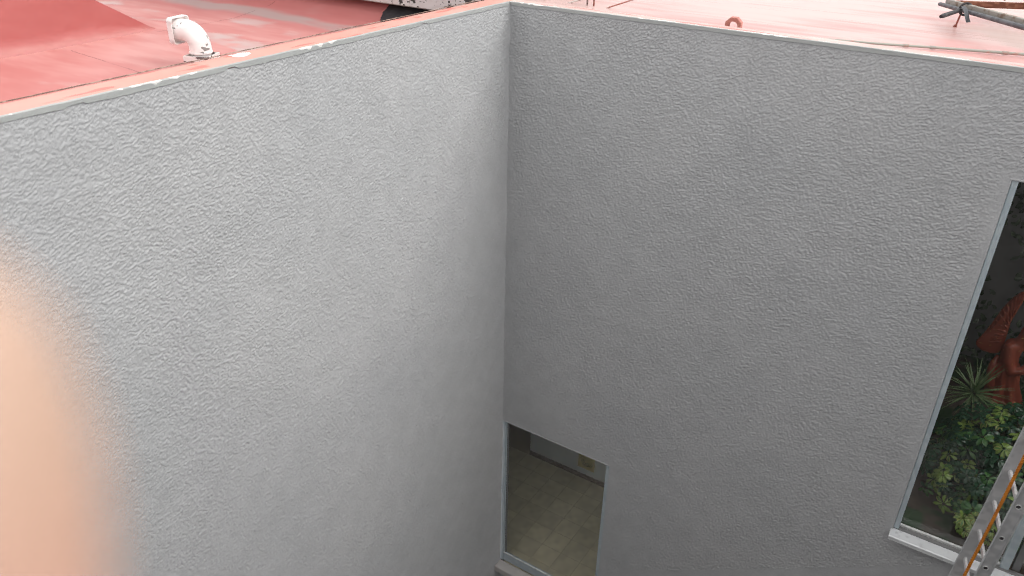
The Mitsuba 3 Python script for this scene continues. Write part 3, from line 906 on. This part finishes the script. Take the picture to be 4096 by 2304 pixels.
add(thing("garden_soil", "dark earth with patches of moss on the garden bed behind the tall window", kind="structure"), None,
    grid(spaced(3.3, 8.0, 0.04), spaced(0.085, 3.7, 0.04), soil_fn), "m_soil", True)
gw = thing("garden_wall", "dark grey wall behind the red statue in the garden", "wall")
add(gw, None, cat(box(3.2, 8.1, 3.6, 3.8, ZG - 0.1, -0.1), box(3.2, 3.35, 0.1, 3.6, ZG - 0.1, -0.1), box(8.0, 8.1, 0.1, 3.6, ZG - 0.1, -0.1)), "m_garden_wall")


def leaf_mesh(L, Wd, droop=0.5, fold=0.25, pow_=1.0, n=6, point=False):
    """a leaf blade along +x, its upper side +z; uv.y runs across the blade"""
    s = np.linspace(0, 1, n)
    prof = np.sin(np.pi * np.clip(s, 0, 1) ** pow_) ** 0.75 if not point else (1 - s) ** 0.7 * np.minimum(1, 0.55 + s * 2)
    prof[-1] = 0.06 if not point else 0.02
    prof[0] = max(prof[0], 0.10)
    v, uv, f = [], [], []
    ang = 0.0
    x = z = 0.0
    for i, si in enumerate(s):
        if i:
            ang = -droop * si
            x += L / (n - 1) * math.cos(ang)
            z += L / (n - 1) * math.sin(ang)
        hw = Wd / 2 * prof[i]
        v += [(x, -hw, z + hw * fold), (x, 0, z), (x, hw, z + hw * fold)]
        uv += [(si, 0), (si, 0.5), (si, 1)]
    for i in range(n - 1):
        a = 3 * i
        f += [(a, a + 3, a + 4), (a, a + 4, a + 1), (a + 1, a + 4, a + 5), (a + 1, a + 5, a + 2)]
    return np.array(v), np.array(f), np.array(uv)


def place(v, o, d, up):
    d = d / np.linalg.norm(d)
    y = np.cross(up, d)
    y /= np.linalg.norm(y)
    z = np.cross(d, y)
    return o + v[:, :1] * d + v[:, 1:2] * y + v[:, 2:3] * z


def whorl(centre, axis, mats, size, count):
    """umbrella of leaflets round one stalk end: list of (vertices, faces, uv, material)"""
    axis = axis / np.linalg.norm(axis)
    e = np.cross(axis, V(0.3, 0.8, 0.1))
    e /= np.linalg.norm(e)
    g = np.cross(axis, e)
    a0 = rng.uniform(0, 6.28)
    res = []
    for k in range(count):
        a = a0 + 2 * np.pi * k / count + rng.normal(0, 0.10)
        rad = math.cos(a) * e + math.sin(a) * g
        d = rad + axis * rng.uniform(-0.25, 0.25)
        v, f, uv = leaf_mesh(size * rng.uniform(0.75, 1.1), size * rng.uniform(0.36, 0.46), rng.uniform(0.4, 0.95), rng.uniform(0.1, 0.4), rng.uniform(1.15, 1.5))
        res.append((place(v, centre + rad * 0.012, d, axis), f, uv, mats[0] if len(mats) == 1 or rng.random() < 0.85 else mats[1]))
    return res


def shrub(label, c, r, count, palette, named, base, group=None, lo=-0.35, size=0.084):
    key = thing("umbrella_shrub", label, "shrub", group)
    lvs = []
    stems = []
    pts = []
    tries = 0
    while len(pts) < count and tries < 6000:
        tries += 1
        d = rng.normal(size=3)
        d /= np.linalg.norm(d)
        if d[2] < lo or (d[1] > 0.55 and d[2] < 0.6):
            continue
        q = c + d * r * rng.uniform(0.80, 1.06)
        if q[0] < 4.10 or q[1] < 0.17 or q[2] < ZG + 0.05 or (q[0] < 4.4 and q[1] < 0.4):
            continue
        if any(np.linalg.norm(q - o) < size * 0.80 for o, _ in pts):
            continue
        pts.append((q, d / r))
    for q, d in pts:
        ax = d / np.linalg.norm(d) * 0.8 + V(0.0, -0.35, 0.75) + rng.normal(0, 0.2, 3)
        pal = palette[int(rng.integers(len(palette)))]
        lvs.append((q, whorl(q, ax, pal, size * rng.uniform(0.8, 1.15), int(rng.integers(7, 10)))))
        mid = (q + base) / 2 + V(0, 0, 0.1) + rng.normal(0, 0.03, 3)
        stems.append(tube(CubicSpline([0, 1, 2], [base + rng.normal(0, 0.03, 3) * V(1, 1, 0), mid, q])(np.linspace(0, 2, 8)), np.linspace(0.006, 0.0025, 8), 5))
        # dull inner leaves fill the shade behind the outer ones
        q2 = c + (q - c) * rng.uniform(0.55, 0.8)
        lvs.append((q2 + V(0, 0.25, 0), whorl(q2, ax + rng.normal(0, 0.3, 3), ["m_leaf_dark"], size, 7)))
    lvs.sort(key=lambda x: np.linalg.norm(x[0] - CAM))
    flat = [l for _, wl in lvs for l in wl]
    for v, f, uv, m in flat[:named]:
        add(key, "leaf", (v, f), m, True, uv=uv)
    rest = {}
    for v, f, uv, m in flat[named:]:
        rest.setdefault(m, []).append((v, f, uv))
    for m, items in rest.items():
        o = np.cumsum([0] + [len(v) for v, _, _ in items])
        add(key, "leaf_mass", (np.vstack([v for v, _, _ in items]), np.vstack([f + o[i] for i, (_, f, _) in enumerate(items)])), m, True,
            uv=np.vstack([u_ for _, _, u_ in items]), kind="stuff")
    for s_ in stems[:12]:
        add(key, "stem", s_, "m_stem", True)
    if stems[12:]:
        add(key, "stem_mass", cat(stems[12:]), "m_stem", True, kind="stuff")
    return key


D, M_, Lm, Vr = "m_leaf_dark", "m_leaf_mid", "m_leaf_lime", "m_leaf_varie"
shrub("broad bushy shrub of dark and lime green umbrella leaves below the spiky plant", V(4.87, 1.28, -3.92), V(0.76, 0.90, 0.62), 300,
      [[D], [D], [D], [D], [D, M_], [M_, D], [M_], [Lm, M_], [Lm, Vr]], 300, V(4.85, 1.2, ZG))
shrub("small yellow-edged umbrella shrub at the foot of the window glass beside the ladder", V(4.62, 0.42, -3.90), V(0.17, 0.16, 0.14), 14,
      [[Vr], [Vr, Lm], [Lm, Vr]], 80, V(4.62, 0.42, ZG), lo=0.0, size=0.068)

yk = thing("spiky_plant", "spiky plant with a rosette of narrow pale-edged leaves in front of the red statue", "plant")
YC = V(4.367, 2.0, -3.53)
add(yk, "trunk", tube(CubicSpline([0, 1, 2], [V(4.40, 2.05, ZG - 0.03), V(4.38, 2.03, -3.75), YC])(np.linspace(0, 2, 8)), np.linspace(0.022, 0.016, 8), 8), "m_stem", True)
for k in range(72):
    a = k * 2.39996 + rng.normal(0, 0.12)
    el = math.radians(84 - 118 * (k / 71) ** 0.8 + rng.normal(0, 6))
    dv = V(math.cos(a) * math.cos(el), math.sin(a) * math.cos(el), math.sin(el))
    v, f, uv = leaf_mesh(rng.uniform(0.30, 0.42), rng.uniform(0.020, 0.027), rng.uniform(0.1, 0.45), 0.45, n=8, point=True)
    add(yk, "leaf", (place(v, YC + dv * 0.012 - V(0, 0, 0.0007 * k), dv, V(0.01, 0.02, 1)), f), "m_leaf_yucca", True, uv=uv)

# added leaves on the back wall, imitating foliage reflected in the glass
iv = thing("reflected_foliage", "dim dark leaves added on the wall behind the statue for foliage reflected in the glass", "plant", kind="stuff")
vv, ff, uu_ = [], [], []
o = 0
for k in range(1500):
    x, z = rng.uniform(3.45, 5.6), rng.uniform(-3.9, -0.6)
    dens = meshkit.fbm(np.array([[x * 1.7, z * 1.5, 1.0]]), 3)[0]
    if dens < 0.47 and z > -3.2:
        continue
    y = 3.56 - rng.uniform(0, 0.20) - (0.5 * rng.random() if z < -3.1 else 0)
    d = V(rng.normal(), -0.5 + rng.normal() * 0.3, -0.6 + rng.normal() * 0.5)
    v, f, uv = leaf_mesh(rng.uniform(0.06, 0.10), rng.uniform(0.035, 0.055), 0.5, 0.2, 1.2)
    vv.append(place(v, V(x, y, z), d, V(0.1, -1, 0.4)))
    ff.append(f + o)
    uu_.append(uv)
    o += len(v)
add(iv, None, (np.vstack(vv), np.vstack(ff)), "m_leaf_reflected", True, uv=np.vstack(uu_))

# ------------------------------------------------------------------ the red angel statue
sa = thing("statue", "glossy terracotta red statue of a bowed winged figure in a robe behind the spiky plant", "statue")
Y = 2.87
J = lambda x, z, y=0.0: V(x, Y + y, z)
body = []
body += chain([J(4.690, -3.17), J(4.655, -3.27), J(4.615, -3.36)], [0.050, 0.055, 0.075])                      # neck
body += chain([J(4.605, -3.36, 0.0), J(4.600, -3.48, -0.01), J(4.62, -3.60, 0)], [0.092, 0.090, 0.098])          # trunk
body += chain([J(4.575, -3.35, -0.06), J(4.600, -3.50, -0.095), J(4.655, -3.60, -0.10)], [0.060, 0.055, 0.052])  # near arm, upper
body += chain([J(4.655, -3.60, -0.10), J(4.745, -3.575, -0.09), J(4.80, -3.50, -0.06)], [0.052, 0.044, 0.036])   # near arm, fore
body += chain([J(4.72, -3.36, 0.09), J(4.80, -3.44, 0.06), J(4.83, -3.36, 0.0)], [0.045, 0.038, 0.030])          # far arm
body += [bone(J(4.60, -3.36, -0.05), 0.055, J(4.72, -3.36, 0.09), 0.05)]                                         # shoulders
hd = J(4.715, -3.125)
body += [bone(hd, 0.072, hd + V(0.035, -0.01, -0.035), 0.056), bone(hd + V(0.085, -0.015, -0.02), 0.012, hd + V(0.082, -0.015, -0.045), 0.014)]
add(sa, "body", blend(body, 0.016, 6), "m_terracotta", True)
hair = [bone(hd + V(-0.012, 0, 0.018), 0.074, hd + V(-0.04, 0, -0.03), 0.058), bone(hd + V(-0.04, 0, -0.03), 0.052, hd + V(-0.075, 0, -0.10), 0.030)]
add(sa, "hair", blend(hair, 0.012, 4), "m_terracotta", True)
a = np.linspace(0, 2 * np.pi, 40)
nb = np.array([J(4.668, -3.205) + 0.052 * (np.cos(t_) * V(0.72, 0, 0.55) + np.sin(t_) * V(0, 1, 0)) for t_ in a])
add(sa, "gilt_band", tube(nb, 0.005, 6, cap=False), "m_gold", True)


def robe_fn(t, ph):
    z = -3.55 - t * 0.46
    cx = 4.60 + 0.065 * t
    r = 0.108 + 0.050 * t + 0.020 * t ** 3
    r = r * (1 + (0.10 + 0.10 * t) * np.sin(7 * ph + 2.5 * t) + 0.05 * np.sin(13 * ph - 4 * t))
    return np.c_[cx + r * np.cos(ph), Y + r * 0.9 * np.sin(ph), z]


add(sa, "robe", grid(np.linspace(0, 1, 26), np.linspace(0, 2 * np.pi, 90), robe_fn), "m_terracotta", True)
dr_ = np.array([J(4.50, -3.50, -0.02), J(4.487, -3.60, -0.06), J(4.497, -3.72, -0.085), J(4.535, -3.86, -0.09), J(4.56, -3.93, -0.08)])
dr_ = CubicSpline(np.arange(5), dr_)(np.linspace(0, 4, 24))
add(sa, "drape", tube(dr_, np.interp(np.linspace(0, 1, 24), [0, 0.25, 0.7, 1], [0.014, 0.042, 0.045, 0.014]), 12), "m_terracotta", True)

# wing: cambered body with three rows of overlapping feathers
WG = np.array([(4.268, -3.436), (4.272, -3.40), (4.29, -3.36), (4.318, -3.27), (4.343, -3.18), (4.372, -3.06), (4.402, -2.95), (4.440, -2.85), (4.484, -2.775), (4.524, -2.742),
               (4.533, -2.80), (4.522, -2.88), (4.512, -2.98), (4.505, -3.06), (4.507, -3.11), (4.510, -3.19), (4.514, -3.28), (4.515, -3.37), (4.505, -3.47), (4.455, -3.512), (4.385, -3.515), (4.315, -3.495), (4.28, -3.465)])
wp = Polygon(WG).buffer(0.006)
pr = CubicSpline(np.arange(len(WG) + 1), np.vstack([WG, WG[:1]]), bc_type="periodic")(np.linspace(0, len(WG), 120))
mw = trimesh.creation.extrude_polygon(Polygon(pr).buffer(0), 0.03, engine="earcut")
lay = []
for sh, th_ in ((0.0, 0.026), (-0.010, 0.044), (-0.022, 0.056)):
    poly = Polygon(pr).buffer(sh)
    m = trimesh.creation.extrude_polygon(poly, th_, engine="earcut")
    m.apply_translation((0, 0, -th_ / 2))
    lay.append(m)
mw = cat(lay)
wv_ = mw.vertices.copy()
mw.vertices = np.c_[wv_[:, 0], Y + 0.03 + wv_[:, 2] - 0.35 * (wv_[:, 0] - 4.50) ** 2, wv_[:, 1]]
mw.invert()
add(sa, "wing", mw, "m_terracotta", 40, "large raised feathered wing")
root = V(4.50, Y, -3.40)


def feather(o, d, L, Wd, lift):
    n = 9
    s_ = np.linspace(0, 1, n)
    v, f = [], []
    hwp = Wd / 2 * np.array([0.5, 0.85, 1, 1, 1, 0.97, 0.85, 0.6, 0.15])
    perp = V(-d[2], 0, d[0])
    for i in range(n):
        y_ = -lift - 0.008 * math.sin(math.pi * min(1, s_[i] * 0.9))
        c_ = o + d * L * s_[i]
        v += [c_ - perp * hwp[i] + V(0, 0.012 - lift, 0), c_ - perp * hwp[i] * 0.6 + V(0, y_, 0), c_ + V(0, y_ - 0.004, 0), c_ + perp * hwp[i] * 0.6 + V(0, y_, 0), c_ + perp * hwp[i] + V(0, 0.012 - lift, 0)]
    for i in range(n - 1):
        for j in range(4):
            a_, b_ = i * 5 + j, (i + 1) * 5 + j
            f += [(a_, b_, b_ + 1), (a_, b_ + 1, a_ + 1)]
    return trimesh.Trimesh(np.array(v), np.array(f), process=False)


fth = []
outer = WG[1:10]
spl = CubicSpline(np.arange(len(WG[:11])), WG[:11])
for row, (inn, lenf, wd, cnt) in enumerate(((0.50, 0.47, 0.036, 16), (0.26, 0.40, 0.032, 12), (0.06, 0.34, 0.028, 9))):
    for k in range(cnt):
        tip2 = spl(0.2 + 9.4 * k / (cnt - 1))
        base2 = np.array([4.502, -3.33]) + np.array([0.0, 0.30]) * (k / (cnt - 1))
        vec = tip2 - base2
        L_ = np.linalg.norm(vec)
        d2 = vec / L_
        o2 = base2 + d2 * L_ * inn
        z_off = Y - 0.35 * (o2[0] - 4.50) ** 2 + 0.028
        fth.append(feather(V(o2[0], z_off, o2[1]), V(d2[0], 0, d2[1]), L_ * lenf, wd, 0.0215 + 0.004 * row))
add(sa, "wing_feathers", cat(fth), "m_terracotta", 50, kind="stuff")
add(sa, "base_block", box(4.52, 4.82, Y - 0.14, Y + 0.14, ZG - 0.05, ZG + 0.03, 0.012), "m_terracotta")

# ------------------------------------------------------------------ the photographer's hand at the lens
# hand frame: u to the right, v up along the fingers, w away from the phone
HU, HV, HW = V(0.83630, 0.54787, 0.02091), UP, FWD
HO = V(3.9638, -6.0568, 1.125)
H = lambda u, v, w: HO + u * HU + v * HV + w * HW
hand = thing("hand", "blurred pale fingertip of a hand held close to the lens at the left edge", "hand")
parts = [m3.Manifold.batch_hull([sph(H(*q), r) for q, r in (((-0.036, -0.100, 0.010), 0.0125), ((-0.093, -0.108, 0.004), 0.0105), ((-0.090, -0.165, -0.004), 0.015), ((-0.048, -0.175, -0.004), 0.017), ((-0.040, -0.140, -0.004), 0.015))])]
F = {
    "index": ([(-0.036, -0.100, 0.010), (-0.0285, -0.055, 0.021), (-0.0222, -0.032, 0.0215), (-0.0207, -0.0165, 0.0205), (-0.0199, -0.0056, 0.0200)], [0.0122, 0.0108, 0.0104, 0.0098, 0.0086]),
    "middle": ([(-0.056, -0.100, 0.011), (-0.055, -0.052, 0.024), (-0.053, -0.026, 0.021), (-0.0525, -0.005, 0.014)], [0.0118, 0.0104, 0.0094, 0.0086]),
    "ring": ([(-0.075, -0.103, 0.009), (-0.0765, -0.060, 0.024), (-0.0745, -0.036, 0.021), (-0.0735, -0.016, 0.013)], [0.0112, 0.0098, 0.0090, 0.0082]),
    "little": ([(-0.093, -0.109, 0.005), (-0.097, -0.075, 0.018), (-0.0955, -0.055, 0.016), (-0.094, -0.039, 0.010)], [0.0100, 0.0086, 0.0078, 0.0072]),
    "thumb": ([(-0.050, -0.160, -0.006), (-0.020, -0.130, -0.018), (-0.004, -0.100, -0.022), (0.002, -0.074, -0.020)], [0.0150, 0.0125, 0.0108, 0.0094]),
}
for pts_, rad_ in F.values():
    parts += chain([H(*q) for q in pts_], rad_, 24)
parts += chain([H(-0.068, -0.165, -0.004), H(-0.068, -0.200, -0.014), H(-0.060, -0.300, -0.085), H(-0.050, -0.400, -0.18)], [0.024, 0.025, 0.034, 0.041], 28)
add(hand, "skin", blend(parts, 0.0032, 10), "m_skin", True)
for nm in ("middle", "ring", "little"):
    pts_, rad_ = F[nm]
    a_, b_ = V(*pts_[-2]), V(*pts_[-1])
    if nm == "index":
        a_ = V(*pts_[2])
    dd_ = (b_ - a_) / np.linalg.norm(b_ - a_)
    nrm = V(0, 0, 1) - dd_ * dd_[2]
    nrm /= np.linalg.norm(nrm)
    c_ = b_ + nrm * rad_[-1] * 0.80
    sd_ = np.cross(dd_, nrm)
    q_ = [sph(H(*(c_ + dd_ * x_ + sd_ * y_)), 0.0016, 10) for x_ in (-0.006, 0.005) for y_ in (-0.0042, 0.0042)]
    add(hand, "nail", tm(m3.Manifold.batch_hull(q_)), "m_nail", True)
add(hand, "sleeve", blend(chain([H(-0.0525, -0.375, -0.156), H(-0.045, -0.46, -0.24), H(-0.02, -0.55, -0.40)], [0.052, 0.058, 0.066], 28), 0.012, 6), "m_sleeve", True)
